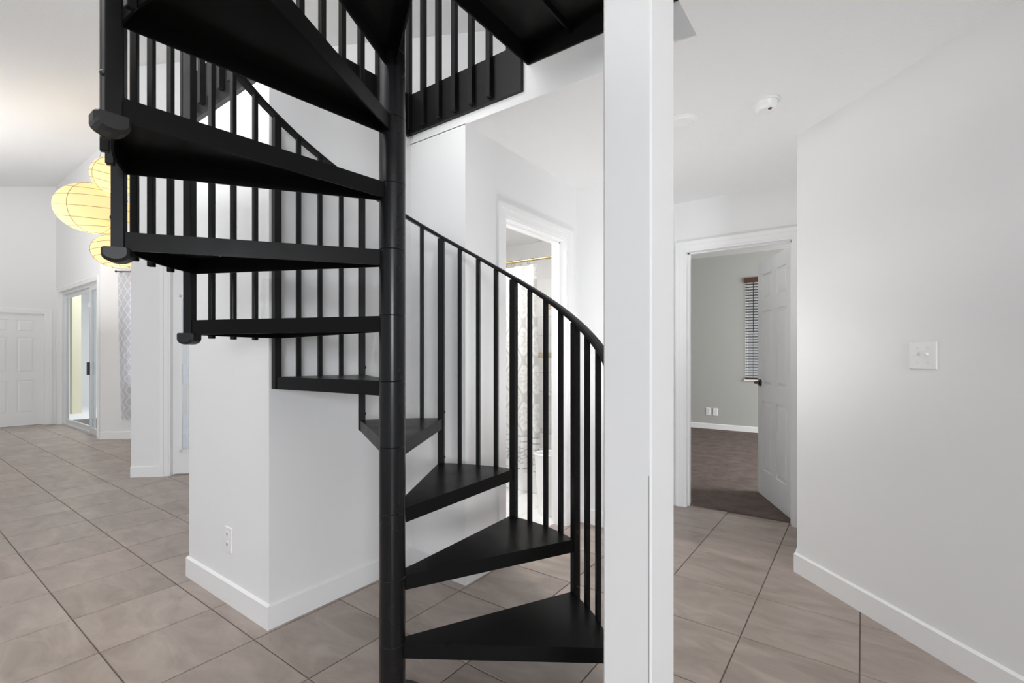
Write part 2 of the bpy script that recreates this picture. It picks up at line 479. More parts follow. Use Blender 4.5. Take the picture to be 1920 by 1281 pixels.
# ------------------------------------------------------------------ walls of the stair corner, hall, bedroom
wall('wall_closet_front', (XG, YF), (XL, YF), 0, ZC + 0.05)
wall('wall_stair_left', (XL, YF + 0.12), (XL, YB), 0, ZC + 0.05)
wall('wall_stair_back', (XL, YB), (XC, YB), 0, ZC + 0.002)
mtA = None
DB0, DB1, DBZ = 2.262, 3.010, 2.055
wall('wall_bathroom_front', (XC, YB + 0.12), (XC, YD + 0.12), 0, ZC + 0.002, openings=[(DB0 - YB - 0.12, DB1 - YB - 0.12, 0, DBZ)])
wall('wall_hall_back', (XC, YD), (-1.245, YD), 0, ZC + 0.002)
wall('wall_hall_left', (-1.245, YD + 0.12), (-1.245, YBED + 0.12), 0, ZC + 0.002)
BD0, BD1, BDZ = -1.166, -0.398, 2.072
wall('wall_bedroom_front', (-1.245, YBED), (EX + 0.02, YBED), 0, 2.9, openings=[(BD0 + 1.245, BD1 + 1.245, 0, BDZ)])
wall('wall_right_return', (EX, YBED), (EX, EY), 0, ZC + 0.002)
wall('wall_right', (EX, EY), (4.60, EY - 4.90), 0, ZC + 0.002)  # unseen far end lengthened to block sky light from that side
wall('wall_closet_left', (XG, 2.60), (XG, YF + 0.12), 0, ZL)
# square post carrying the corner of the opening
col_mb = MB().bevbox(-0.501, -0.383, 1.052, 1.212, 0, ZC + 0.01, 0.004)
colm = struct('wall_column', col_mb, 'paint', label='square white post from floor to ceiling beside the stair')

M['caulk'] = simple('grey_caulk', (0.30, 0.29, 0.28), 0.9)
obj('caulk_joint', MB().box(-0.3892, -0.3878, 1.0514, 1.0525, 0.0, 0.95), 'caulk', colm)
# baseboards
baseboard('baseboard_closet', [(XG - 0.013, YF), (XL, YF)], convex=True)
baseboard('baseboard_stair_left', [(XL, YF), (XL, YB)])
baseboard('baseboard_stair_back', [(XL, YB), (XC, YB)], convex=True)
baseboard('baseboard_bathroom_front', [(XC, YB), (XC, DB0 - 0.062)])
baseboard('baseboard_hall_back', [(XC + 0.02, YD), (-1.245, YD)])
baseboard('baseboard_right', [(EX - 0.008, EY + 0.008), (4.60, EY - 4.90)])
baseboard('baseboard_right_return', [(EX, YBED), (EX, EY)])

# ceilings: hall slab, loft slab, high sloped ceiling
struct('ceiling', MB().box(XO, 4.8, -0.9, YB + 0.012, ZC, ZL).box(-1.83, 3.6, YB + 0.012, YBED + 0.02, ZC, ZL), 'ceil')
struct('trim_1', MB().box(XL, XO, YB, YB + 0.012, ZC - 0.002, ZL), 'paint', label='white edge of the loft floor above the hall')
struct('floor_loft', MB().box(XG, XL, YF + 0.0, 4.6, ZC + 0.05, ZL).box(XL, -1.83, YB + 0.012, 4.6, ZC + 0.002, ZL).box(-1.83, 3.6, YBED + 0.02, 4.6, 2.9, 2.95), 'paint')
def zhi(p): return 4.27 + 0.29 * (p[1] - 2.14)
struct('ceiling_vault', MB().prism([(-12.2, -0.9), (3.6, -0.9), (3.6, 5.2), (-12.2, 5.2)], zhi, lambda p: zhi(p) + 0.12), 'ceil')
wall('wall_loft_back', (-3.2, 4.55), (3.6, 4.55), ZL - 0.1, 5.4)
wall('wall_loft_right', (3.48, 4.55), (3.48, -1.6), ZL - 0.1, 5.4)

# ------------------------------------------------------------------ living room walls at the left
Q2 = math.sqrt(0.5)
def fd(s): return (HX + s * Q2, HY + s * Q2)
FD0, FD1, FDZ = 0.345, 1.245, 2.135
wall('wall_loft_left', fd(2.9), fd(4.3), ZL, 5.4)
wall('wall_front_door', fd(0), fd(2.9), 0, 5.4, openings=[(FD0, FD1, 0, FDZ)])
wall('wall_nook_side', (-7.70, 3.39), (HX - 0.085, HY + 0.085), 0, 5.4)
CW0 = (-8.990, 2.100)
wall('wall_nook', CW0, (-7.70, 3.39), 0, 5.4, openings=[(0.36, 1.45, 0.80, 2.36)])
wall('wall_slider', (-11.70, 2.11), CW0, 0, 5.4, openings=[(0.17, 2.56, 0, 2.36)], t=0.14)
wall('wall_far_left', (-11.70, -4.5), (-11.70, 2.11), 0, 5.4, openings=[(5.66, 6.48, 0, 1.97)])
baseboard('baseboard_nook', [CW0, (-7.70, 3.39)])
baseboard('baseboard_front_door', [fd(0), fd(0.27)])
baseboard('baseboard_far_left', [(-11.70, -4.5), (-11.70, 1.09)])
casing('trim_2', fd(0), fd(4.3), FD0, FD1, FDZ, w=0.075, label='white casing around the front door')
casing('trim_3', (-11.70, -4.5), (-11.70, 2.11), 5.66, 6.48, 1.97, w=0.075, label='white casing around the far panelled door')
casing('trim_4', (-11.70, 2.11), CW0, 0.17, 2.56, 2.36, w=0.055, depth=0.14, stop=False, label='white casing around the sliding glass door')
casing('trim_5', (XC, YB), (XC, YD + 0.12), DB0 - YB, DB1 - YB, DBZ, w=0.066, label='white casing of the bathroom doorway')
casing('trim_6', (-1.245, YBED), (EX, YBED), BD0 + 1.245, BD1 + 1.245, BDZ, w=0.066, label='white casing of the bedroom doorway')
t5 = bpy.data.objects['trim_5']; t6 = bpy.data.objects['trim_6']
tag(obj('strike_plate', MB().box(XC - 0.085, XC - 0.055, DB1 - 0.0172, DB1 - 0.0155, 0.86, 0.96), 'brass', t5), 'brass strike plate')
tag(obj('strike_plate', MB().box(BD0 + 0.0155, BD0 + 0.0172, YBED + 0.05, YBED + 0.085, 0.90, 0.98), 'bronze', t6), 'dark strike plate')

# ------------------------------------------------------------------ doors
def panel_door(name, w, h, label, z0=0.012, handle=None, handle_side=1):
    """six-panel door in local x 0..w (hinge at x=0), y -t/2..t/2"""
    t = 0.035; core = 0.012
    st = 0.115 * w / 0.76; mid = 0.105 * w / 0.76
    rows = [(0.235, 0.83), (0.965, 1.60), (1.70, 1.915)]
    k = h / 2.03; rows = [(a * k, b * k) for a, b in rows]
    pw = (w - 2 * st - mid) / 2
    cols = [(st, st + pw), (st + pw + mid, w - st)]
    mb = MB()
    mb.box(0, w, -core / 2, core / 2, z0, h)
    zs = [z0] + [v for r_ in rows for v in r_] + [h]
    for sgn in (-1, 1):
        y0, y1 = (core / 2, t / 2) if sgn > 0 else (-t / 2, -core / 2)
        for a, b in ((0, st), (w - st, w)): mb.box(a, b, y0, y1, z0, h)
        mb.box(cols[0][1], cols[1][0], y0, y1, rows[0][0], rows[-1][1])
        prev = z0
        for i in range(4):
            a = z0 if i == 0 else rows[i - 1][1]; b = h if i == 3 else rows[i][0]
            if i in (0, 3): mb.box(st, w - st, y0, y1, a, b)
            else:
                mb.box(cols[0][0], cols[0][1], y0, y1, a, b); mb.box(cols[1][0], cols[1][1], y0, y1, a, b)
    d = obj(name, mb, 'door'); tag(d, label, kind='structure')
    for sgn in (-1, 1):
        for (a, b) in cols:
            for (c, e) in rows:
                i1, i2 = 0.012, 0.036
                y0 = sgn * core / 2; y1 = sgn * (t / 2 - 0.003)
                vs = [(a + i1, y0, c + i1), (b - i1, y0, c + i1), (b - i1, y0, e - i1), (a + i1, y0, e - i1),
                      (a + i2, y1, c + i2), (b - i2, y1, c + i2), (b - i2, y1, e - i2), (a + i2, y1, e - i2)]
                fs = [(4, 5, 6, 7), (0, 1, 5, 4), (1, 2, 6, 5), (2, 3, 7, 6), (3, 0, 4, 7)]
                if sgn > 0: fs = [f[::-1] for f in fs]
                obj('panel', MB().add(vs, fs), 'door', d)
    return d

def lever(parent, x, z, inward=-1, mat='bronze'):
    for sgn in (-1, 1):
        y = sgn * 0.0175
        mb = MB().cyl((x, y, z), (x, y + sgn * 0.012, z), 0.030, 20)
        mb.cyl((x, y, z), (x, y + sgn * 0.045, z), 0.011, 12)
        rings = []
        for i in range(7):
            u = i / 6; px = x + inward * u * 0.105; pz = z + 0.012 * math.sin(u * math.pi) - 0.006 * u
            r1, r2 = 0.011 - 0.004 * u, 0.008
            rings.append([Vector((px, y + sgn * (0.045 + r2 * math.cos(q * math.pi / 4)), pz + r1 * math.sin(q * math.pi / 4))) for q in range(8)])
        mb.ribbon(rings, smooth=True)
        tag(obj('door_handle', mb, mat, parent), 'dark bronze lever handle')

# bedroom door, standing open into the bedroom
bd = panel_door('door_1', 0.752, 2.035, 'white six-panel bedroom door standing open')
bd.location = (BD1 - 0.004, YBED + 0.115, 0); bd.rotation_euler = (0, 0, math.atan2(0.655, -0.327))
lever(bd, 0.752 - 0.062, 0.985, -1)
for z in (0.25, 1.02, 1.82):
    tag(obj('hinge', MB().cyl((-0.006, -0.02, z - 0.045), (-0.006, -0.02, z + 0.045), 0.006, 8).box(0, 0.035, -0.0195, -0.0175, z - 0.045, z + 0.045), 'alu', bd), 'silver hinge')
# far panelled door at the end of the living room (closed)
fd_ = panel_door('door_2', 0.784, 1.952, 'white closed six-panel door at the far end of the living room')
fd_.location = (-11.70 - 0.07, 1.178, 0); fd_.rotation_euler = (0, 0, R(90))
# front door with a tall leaded glass lite
dm, _ = frame2(fd(0), fd(1))
fdoor = obj('door_3', MB().box(FD0 + 0.018, FD0 + 0.085, 0.04, 0.085, 0.012, FDZ - 0.018, dm).box(FD1 - 0.14, FD1 - 0.018, 0.04, 0.085, 0.012, FDZ - 0.018, dm)
            .box(FD0 + 0.085, FD1 - 0.14, 0.04, 0.085, 0.012, 0.235, dm).box(FD0 + 0.085, FD1 - 0.14, 0.04, 0.085, 1.84, FDZ - 0.018, dm), 'door')
tag(fdoor, 'white front door with a tall leaded glass lite behind the closet wall', kind='structure')
ga, gb = FD0 + 0.085, FD1 - 0.14
mbf = MB()
for a, b, c, d in ((ga, ga + 0.022, 0.235, 1.84), (gb - 0.022, gb, 0.235, 1.84), (ga, gb, 0.235, 0.257), (ga, gb, 1.818, 1.84)):
    mbf.box(a, b, 0.028, 0.04, c, d, dm)
obj('glazing_frame', mbf, 'trim', fdoor)
obj('pane', MB().box(ga, gb, 0.058, 0.064, 0.235, 1.84, dm), 'leaded', fdoor)
came = MB()
def came_line(pts, r=0.0045):
    for p, q in zip(pts[:-1], pts[1:]):
        came.cyl(dm @ Vector((p[0], 0.054, p[1])), dm @ Vector((q[0], 0.054, q[1])), r, 6)
gw = gb - ga
for k in (0.10, 0.17, 0.25, 0.5, 0.75, 0.83, 0.90):
    came_line([(ga + gw * k, 0.255), (ga + gw * k, 1.82)])
for zc, hh in ((0.42, 0.16), (1.03, 0.20), (1.62, 0.16)):
    for k in range(2):
        A = [(ga + gw * (0.5 + (0.42 - 0.14 * k) * math.cos(i * math.pi / 12)), zc + hh * (1 - 0.3 * k) * math.sin(i * math.pi / 12)) for i in range(25)]
        came_line(A, 0.006)
    came_line([(ga + 0.02, zc), (gb - 0.02, zc)])
obj('leading', came, 'trim', fdoor)
dec = MB()
for (a, b, c, d) in ((0.02, 0.30, 0.27, 0.62), (0.02, 0.30, 0.93, 1.13), (0.02, 0.3, 1.45, 1.80), (0.36, 0.64, 0.27, 0.62), (0.36, 0.64, 0.93, 1.13)):
    dec.box(ga + gw * a, ga + gw * b, 0.065, 0.067, c, d, dm)
M['frost'] = simple('frosted_glass', (0.80, 0.82, 0.86), 0.5)
_m, _n, _l, _b = M['frost'], M['frost'].node_tree.nodes, M['frost'].node_tree.links, M['frost'].node_tree.nodes['Principled BSDF']
_t = _n.new('ShaderNodeBsdfTranslucent'); _t.inputs['Color'].default_value = (0.9, 0.92, 0.95, 1)
_x = _n.new('ShaderNodeMixShader'); _x.inputs['Fac'].default_value = 0.8
_l.new(_b.outputs[0], _x.inputs[1]); _l.new(_t.outputs[0], _x.inputs[2]); _l.new(_x.outputs[0], _n['Material Output'].inputs['Surface'])
obj('frosted_insert', dec, 'frost', fdoor)

# sliding glass door (two panels) in the living room
sm, _ = frame2((-11.70, 2.11), CW0)
sl = obj('door_4', MB().box(0.186, 2.544, 0.05, 0.13, 0, 0.03, sm).box(0.186, 2.544, 0.05, 0.13, 2.30, 2.344, sm).box(0.186, 0.225, 0.05, 0.13, 0.03, 2.30, sm).box(2.505, 2.544, 0.05, 0.13, 0.03, 2.30, sm), 'alu')
tag(sl, 'sliding glass patio door with silver frame beside the far panelled door', kind='structure')
for (a, b, y, nm) in ((0.225, 1.98, 0.10, 'fixed_panel'), (1.90, 2.505, 0.065, 'sliding_panel')):
    pf = MB()
    for q in ((a, a + 0.05, 0.03, 2.30), (b - 0.05, b, 0.03, 2.30), (a + 0.05, b - 0.05, 0.03, 0.10), (a + 0.05, b - 0.05, 2.24, 2.30)):
        pf.box(q[0], q[1], y - 0.014, y + 0.014, q[2], q[3], sm)
    p_ = obj(nm, pf, 'alu', sl)
    obj('pane', MB().box(a + 0.05, b - 0.05, y - 0.003, y + 0.003, 0.10, 2.24, sm), 'glass', p_)
    if nm == 'sliding_panel':
        obj('pull_handle', MB().box(a + 0.012, a + 0.036, y - 0.05, y - 0.014, 0.92, 1.12, sm), 'bronze', p_)
        obj('latch', MB().box(a + 0.012, a + 0.034, y - 0.028, y - 0.014, 1.98, 2.05, sm), 'plastic', p_)
# patio outside the slider
struct('wall_patio', MB().box(-16.4, -16.2, 2.3, 7.0, -0.1, 3.2).box(-16.4, -9.3, 5.6, 5.7, -0.1, 3.2), 'patio', label='grey patio wall outside the sliding door')
struct('floor_patio', MB().box(-16.4, -8.0, 2.28, 7.0, -0.2, -0.06), 'patio')
struct('wall_patio_post', MB().box(-14.25, -14.05, 2.80, 2.95, -0.06, 3.2), 'tan', label='tan stucco post on the patio')

# nook window with patterned curtain
cm, _ = frame2(CW0, (-7.70, 3.39))
wn = obj('window_1', MB().box(0.36, 0.40, 0.03, 0.09, 0.80, 2.36, cm).box(1.41, 1.45, 0.03, 0.09, 0.80, 2.36, cm).box(0.40, 1.41, 0.03, 0.09, 0.80, 0.84, cm).box(0.40, 1.41, 0.03, 0.09, 2.32, 2.36, cm).box(0.40, 1.41, 0.03, 0.09, 1.56, 1.60, cm), 'trim')
tag(wn, 'white nook window behind the patterned curtain', kind='structure')
obj('pane', MB().box(0.40, 1.41, 0.055, 0.061, 0.84, 2.32, cm), 'glass', wn)
tag(obj('window_sill', MB().box(0.34, 1.47, -0.03, 0.10, 0.775, 0.80, cm), 'trim', wn), 'white sill')
def drape(name, x0, x1, z0, z1, waves, amp, mt, mat, taper=0.0, nx=90, nz=40, ys=0.0, flare=0.0):
    vs, fs, uv = [], [], []
    wid = x1 - x0
    for k in range(nz + 1):
        v = k / nz; z = z0 + (z1 - z0) * v
        sq = 1 - taper * (1 - v) ** 2
        for i in range(nx + 1):
            u = i / nx
            x = x0 + wid * ((u - 0.5) * sq + 0.5)
            a = amp * (0.55 + 0.45 * (1 - v)) * (1 + flare * (1 - v))
            y = ys + a * math.sin(u * waves * 2 * math.pi + 0.5 * math.sin(3 * v)) + 0.3 * a * math.sin(u * waves * 4.7 * math.pi + 1.3 + v)
            vs.append(mt @ Vector((x, y, z))); uv.append((u * wid * 1.5, v * (z1 - z0)))
    for k in range(nz):
        for i in range(nx):
            a = k * (nx + 1) + i; fs.append((a, a + 1, a + nx + 2, a + nx + 1))
    mb = MB().add(vs, fs, True); me = mb.mesh(name)
    L = me.uv_layers.new(name='UVMap')
    for lp in me.loops: L.data[lp.index].uv = uv[lp.vertex_index]
    return me
cw = thing('window_curtain', 'pale grey trellis-patterned curtain panel over the nook window', 'curtain')
obj('panel', drape('panel', 0.262, 1.05, 0.29, 2.44, 6, 0.018, cm, M['trellis'], taper=0.12, ys=-0.06), 'trellis', cw)
obj('rod', MB().cyl(cm @ Vector((0.245, -0.06, 2.45)), cm @ Vector((1.56, -0.06, 2.45)), 0.008, 10), 'bronze', cw)
obj('finial', MB().lathe([(0.004, -0.016), (0.014, -0.006), (0.014, 0.006), (0.004, 0.016)], 10, Matrix.Translation(cm @ Vector((0.240, -0.06, 2.45)))), 'bronze', cw)
for s_ in (0.30, 1.50):
    obj('bracket', MB().box(s_ - 0.008, s_ + 0.008, -0.065, 0, 2.435, 2.445, cm), 'bronze', cw)

# ------------------------------------------------------------------ bedroom
struct('floor_bedroom', MB().box(-4.2, 2.4, YBED + 0.07, 8.5, -0.12, 0.012), 'carpet', label='taupe carpet of the bedroom')
WX0, WX1, WZ0, WZ1 = -1.515, -0.60, 0.845, 2.455
wall('wall_bedroom_back', (-4.2, 8.35), (2.4, 8.35), 0, 2.88, 'grey', [(WX0 + 4.2, WX1 + 4.2, WZ0, WZ1)])
wall('wall_bedroom_right', (2.4, 8.35), (2.4, YBED), 0, 2.88, 'grey', [(0.6, 3.7, 0.3, 2.6)])  # wide opening added to let the bedroom fill light in
wall('wall_bedroom_left', (-4.2, YBED + 0.3), (-4.2, 8.35), 0, 2.88, 'grey')
wall('wall_bedroom_near', (2.4, YBED + 0.125), (BD1 + 0.09, YBED + 0.125), 0, 2.88, 'grey', t=-0.01)
wall('wall_bedroom_near_left', (BD0 - 0.09, YBED + 0.125), (-1.83, YBED + 0.125), 0, 2.88, 'grey', t=-0.01)
wall('wall_bedroom_bath', (-1.83, 4.47), (-4.2, 4.47), 0, 2.88, 'grey', t=-0.01)
struct('ceiling_bedroom', MB().box(-4.3, 2.5, YBED + 0.14, 8.5, 2.855, 2.90), 'ceil')
baseboard('baseboard_bedroom', [(-4.2, 8.35), (2.4, 8.35)], h=0.10)
w2 = obj('window_2', MB().box(WX0, WX0 + 0.03, 8.37, 8.43, WZ0, WZ1).box(WX1 - 0.03, WX1, 8.37, 8.43, WZ0, WZ1).box(WX0 + 0.03, WX1 - 0.03, 8.37, 8.43, WZ0, WZ0 + 0.03).box(WX0 + 0.03, WX1 - 0.03, 8.37, 8.43, WZ1 - 0.03, WZ1).box(WX0 + 0.03, WX1 - 0.03, 8.38, 8.43, 1.60, 1.645), 'trim')
tag(w2, 'white bedroom window behind the open door', kind='structure')
obj('pane', MB().box(WX0 + 0.03, WX1 - 0.03, 8.40, 8.405, WZ0 + 0.03, WZ1 - 0.03), 'glass', w2)
tag(obj('window_sill', MB().box(WX0 - 0.015, WX1 + 0.015, 8.325, 8.38, WZ0 - 0.02, WZ0), 'trim', w2), 'white sill')
bl = thing('window_blind', 'dark walnut horizontal slat blind in the bedroom window', 'blind', (0, 0, 0))
obj('headrail', MB().box(WX0 - 0.005, WX1 + 0.005, 8.318, 8.362, WZ1 - 0.075, WZ1 + 0.002), 'wood', bl)
slm = MB().box(WX0 + 0.008, WX1 - 0.008, -0.023, 0.023, -0.0016, 0.0016, Matrix.Rotation(R(-12), 4, 'X')).mesh('slat')
ns = 34
for i in range(ns):
    obj('slat', slm, 'wood', bl, loc=(0, 8.345, WZ0 + 0.062 + i * (WZ1 - 0.105 - WZ0 - 0.062) / (ns - 1)))
obj('bottom_rail', MB().box(WX0 + 0.008, WX1 - 0.008, 8.322, 8.368, WZ0 + 0.008, WZ0 + 0.030), 'wood', bl)
for cx_ in (WX0 + 0.12, WX0 + 0.45, WX1 - 0.12):
    obj('ladder_cord', MB().box(cx_ - 0.002, cx_ + 0.002, 8.318, 8.320, WZ0 + 0.02, WZ1 - 0.07), 'wood', bl)
obj('tilt_wand', MB().cyl((WX0 + 0.13, 8.312, 1.60), (WX0 + 0.13, 8.312, WZ1 - 0.075), 0.006, 8), 'wood', bl)

# wall plates -------------------------------------------------------
def outlet(label, mt, duplex=True, h=0.125, w=0.078):
    t = thing('wall_outlet', label, 'outlet')
    obj('cover_plate', MB().bevbox(-w / 2, w / 2, -0.007, 0, -h / 2, h / 2, 0.003, mt), 'plastic', t)
    if duplex:
        for z in (-0.025, 0.025):
            rc = obj('receptacle', MB().bevbox(-0.016, 0.016, -0.0095, -0.006, z - 0.017, z + 0.017, 0.003, mt), 'plastic', t)
            obj('slot', MB().box(-0.007, -0.0045, -0.0100, -0.0094, z - 0.004, z + 0.009, mt).box(0.0045, 0.007, -0.0100, -0.0094, z - 0.002, z + 0.007, mt).box(-0.002, 0.002, -0.0100, -0.0094, z - 0.012, z - 0.008, mt), 'slot', rc)
    else:
        obj('coax_jack', MB().cyl(mt @ Vector((0, -0.014, 0)), mt @ Vector((0, -0.006, 0)), 0.006, 10), 'alu', t)
    obj('screw', MB().cyl(mt @ Vector((0, -0.0085, 0)), mt @ Vector((0, -0.006, 0)), 0.003, 8), 'plastic', t)
    return t
outlet('white duplex outlet low on the closet wall left of the stair', Matrix.Translation((-2.532, YF, 0.312)))
outlet('left of two white wall plates low on the grey bedroom wall', Matrix.Translation((-2.072, 8.35, 0.297)))
outlet('right of two white wall plates low on the grey bedroom wall', Matrix.Translation((-1.962, 8.35, 0.297)), duplex=False, h=0.125, w=0.075)
# double light switch on the angled right wall
wm, _ = frame2((EX, EY), (4.60, EY - 4.90))
sw = thing('light_switch', 'white double toggle light switch plate on the angled right wall', 'switch')
sx = 0.712
swm = wm @ Matrix.Translation((sx, 0, 1.222))
obj('cover_plate', MB().bevbox(-0.058, 0.058, -0.007, 0, -0.058, 0.058, 0.003, swm), 'plastic', sw)
for dx in (-0.023, 0.023):
    obj('toggle', MB().box(-0.005 + dx, 0.005 + dx, -0.0085, -0.006, -0.012, 0.012, swm).prism([(-0.004 + dx, -0.006), (0.004 + dx, -0.006), (0.0035 + dx, -0.020), (-0.0035 + dx, -0.020)], lambda p: -0.002 if p[1] > -0.01 else 0.004, lambda p: 0.008 if p[1] > -0.01 else 0.011, swm), 'plastic', sw)
    for dz in (-0.030, 0.030):
        obj('screw', MB().cyl(swm @ Vector((dx, -0.0085, dz)), swm @ Vector((dx, -0.006, dz)), 0.003, 8), 'alu', sw)

# ceiling discs -----------------------------------------------------
sd = thing('smoke_detector', 'round white smoke detector on the hall ceiling', 'smoke detector', (-0.382, 2.615, ZC))
obj('base', MB().lathe([(0.060, -0.010), (0.060, 0.0)], 32), 'plastic', sd)
obj('cover', MB().lathe([(0.030, -0.046), (0.042, -0.043), (0.050, -0.034), (0.053, -0.010)], 32), 'plastic', sd)
obj('test_button', MB().lathe([(0.008, -0.049), (0.009, -0.045)], 12, Matrix.Translation((0.02, -0.015, 0))), 'slot', sd)
cp = thing('ceiling_cover', 'flat round white cover plate on the hall ceiling beside the column', 'cover plate', (-0.765, 2.563, ZC))
obj('disc', MB().lathe([(0.050, -0.014), (0.062, -0.008), (0.064, 0.0)], 36), 'plastic', cp)
obj('rim', MB().lathe([(0.066, -0.004), (0.070, 0.0)], 36), 'plastic', cp)

# ------------------------------------------------------------------ bathroom
bf = struct('floor_bathroom', MB().box(-3.45, XC - 0.095, YB + 0.12, 4.40, -0.10, -0.002), 'bgrout', label='white tiled bathroom floor')
bt = MB().bevbox(0.002, 0.298, 0.002, 0.298, -0.01, 0.002, 0.002).mesh('tile')
for i in range(6):
    for j in range(5):
        x, y = XC - 0.097 - 0.30 * (i + 1), 2.06 + 0.30 * j
        if x > -3.5 and y < 3.5: obj('tile', bt, 'btile', bf, loc=(x, y, 0))
wall('wall_bathroom_left', (-3.45, 2.04), (-3.45, 4.47), 0, ZC + 0.002)
bw = wall('wall_bathroom_back', (-3.45, 4.35), (XC - 0.115, 4.35), 0, ZC + 0.002)
wall('wall_bathroom_right', (XC - 0.115, 4.47), (XC - 0.115, YD), 0, ZC + 0.002)
wall('wall_bathroom_near', (XC - 0.115, YB + 0.12), (-3.45, YB + 0.12), 0, ZC + 0.002, t=-0.01)
struct('ceiling_bathroom', MB().box(-3.45, XC - 0.115, YB + 0.12, 4.35, ZC - 0.01, ZC), 'ceil')
# tub surround: large wall tiles with two mosaic strips
for i in range(6):
    for j in range(9):
        x0, z0 = -3.44 + i * 0.27, 0.44 + j * 0.20
        if z0 > 1.95: continue
        if abs(z0 + 0.1 - 1.225) < 0.02: continue
        obj('wall_tile', MB().bevbox(x0 + 0.002, x0 + 0.268, 4.338, 4.35, z0 + 0.002, z0 + 0.198, 0.002), 'btile', bw)
mz = obj('mosaic_strip', MB().box(-2.90, -2.56, 4.330, 4.345, 1.196, 1.256), 'mosaic', bw); tag(mz, 'tan mosaic strip')
mz = obj('mosaic_strip', MB().box(-2.70, -2.55, 4.326, 4.338, 1.715, 1.785), 'mosaic', bw); tag(mz, 'tan mosaic strip')
tag(obj('soap_ledge', MB().bevbox(-2.74, -2.56, 4.27, 4.34, 0.80, 0.83, 0.006), 'porcelain', bw), 'white soap ledge')
# tub
tub = thing('bathtub', 'white bathtub behind the patterned shower curtain', 'bathtub', (0, 0, 0))
tx0, tx1, ty0, ty1, tz = -3.44, -1.845, 3.54, 4.335, 0.40
obj('apron', MB().bevbox(tx0, tx1, ty0, ty0 + 0.05, 0, tz - 0.03, 0.008), 'porcelain', tub)
rim = MB()
rim.bevbox(tx0, tx1, ty0 - 0.012, ty0 + 0.08, tz - 0.03, tz, 0.01); rim.bevbox(tx0, tx1, ty1 - 0.07, ty1, tz - 0.03, tz, 0.01)
rim.box(tx0, tx0 + 0.09, ty0 + 0.08, ty1 - 0.07, tz - 0.03, tz); rim.box(tx1 - 0.09, tx1, ty0 + 0.08, ty1 - 0.07, tz - 0.03, tz)
obj('rim', rim, 'porcelain', tub)
bas = MB(); A = [(tx0 + 0.09, ty0 + 0.08), (tx1 - 0.09, ty0 + 0.08), (tx1 - 0.09, ty1 - 0.07), (tx0 + 0.09, ty1 - 0.07)]
B = [(tx0 + 0.22, ty0 + 0.15), (tx1 - 0.16, ty0 + 0.15), (tx1 - 0.16, ty1 - 0.14), (tx0 + 0.22, ty1 - 0.14)]
bas.add([(*p, tz - 0.005) for p in A] + [(*p, 0.06) for p in B], [(0, 1, 5, 4), (1, 2, 6, 5), (2, 3, 7, 6), (3, 0, 4, 7), (4, 5, 6, 7)])
obj('basin', bas, 'porcelain', tub)
# rod and shower curtain
YR = 3.46
rod = thing('curtain_rod', 'brass shower curtain rod across the bathtub', 'rod', (0, YR, 2.055))
obj('tube', MB().cyl((-3.44, 0, 0), (-2.30, 0, 0), 0.0125, 14), 'brass', rod)
obj('inner_tube', MB().cyl((-2.30, 0, 0), (-1.845, 0, 0), 0.010, 14), 'brass', rod)
for x in (-3.44, -1.845):
    obj('flange', MB().cyl((x, 0, 0), (x + (0.02 if x < -3 else -0.02), 0, 0), 0.03, 16), 'brass', rod)
sc = thing('shower_curtain', 'white and grey damask shower curtain with a printed hem gathered on the rod', 'curtain')
obj('fabric', drape('fabric', -3.05, -2.27, 0.19, 2.01, 5, 0.030, Matrix.Translation((0, YR, 0)), M['damask'], taper=-0.10, nx=140, nz=40, flare=0.4), 'damask', sc)
ring = MB()
for k in range(20):
    a0, a1 = 2 * math.pi * k / 20, 2 * math.pi * (k + 1) / 20
    ring.cyl((0, 0.024 * math.cos(a0), 0.024 * math.sin(a0) - 0.012), (0, 0.024 * math.cos(a1), 0.024 * math.sin(a1) - 0.012), 0.0022, 6)
rme = ring.mesh('ring')
for i in range(9): obj('ring', rme, 'brass', sc, loc=(-3.02 + i * 0.083, YR, 2.055))
# waste bin and toilet paper roll
wb = thing('waste_bin', 'white tapered waste bin under the toilet paper roll', 'bin', (-1.955, 3.16, 0.002))
obj('bucket', MB().lathe([(0.085, 0.0), (0.118, 0.46), (0.122, 0.47), (0.116, 0.47), (0.108, 0.455), (0.078, 0.012)], 28, caps=True), 'porcelain', wb)
obj('rim', MB().lathe([(0.119, 0.458), (0.125, 0.462), (0.125, 0.472), (0.117, 0.474)], 28, caps=False), 'porcelain', wb)
tp = thing('toilet_paper', 'white toilet paper roll on a wall holder above the bin', 'toilet paper', (-1.90, 3.245, 0.555))
rx = Matrix.Rotation(R(90), 4, 'X')
obj('roll', MB().lathe([(0.020, -0.05), (0.058, -0.05), (0.058, 0.05), (0.020, 0.05), (0.020, -0.05)], 28, rx, caps=False), 'paper', tp)
obj('core', MB().lathe([(0.019, -0.052), (0.0205, -0.052), (0.0205, 0.052), (0.019, 0.052), (0.019, -0.052)], 20, rx, caps=False), 'cord', tp)
obj('holder', MB().cyl((0, -0.065, 0), (0, 0.065, 0), 0.010, 10).box(0.0, 0.068, -0.068, -0.060, -0.02, 0.02).box(0.0, 0.068, 0.060, 0.068, -0.02, 0.02), 'plastic', tp)
# unseen ceiling lamp added to light the enclosed bathroom
bl_ = thing('added_ceiling_lamp', 'round ceiling lamp added out of view to light the bathroom', 'lamp', (-2.75, 2.75, ZC - 0.01))
obj('base', MB().lathe([(0.15, -0.02), (0.15, 0)], 28), 'plastic', bl_)
obj('diffuser', MB().lathe([(0.02, -0.075), (0.09, -0.065), (0.13, -0.042), (0.14, -0.02)], 28), 'diffuser', bl_)
area_light('bathroom_fill_light', (-2.75, 2.75, ZC - 0.10), (-2.75, 2.75, 0), 0.3, 14, (1, 0.98, 0.96))

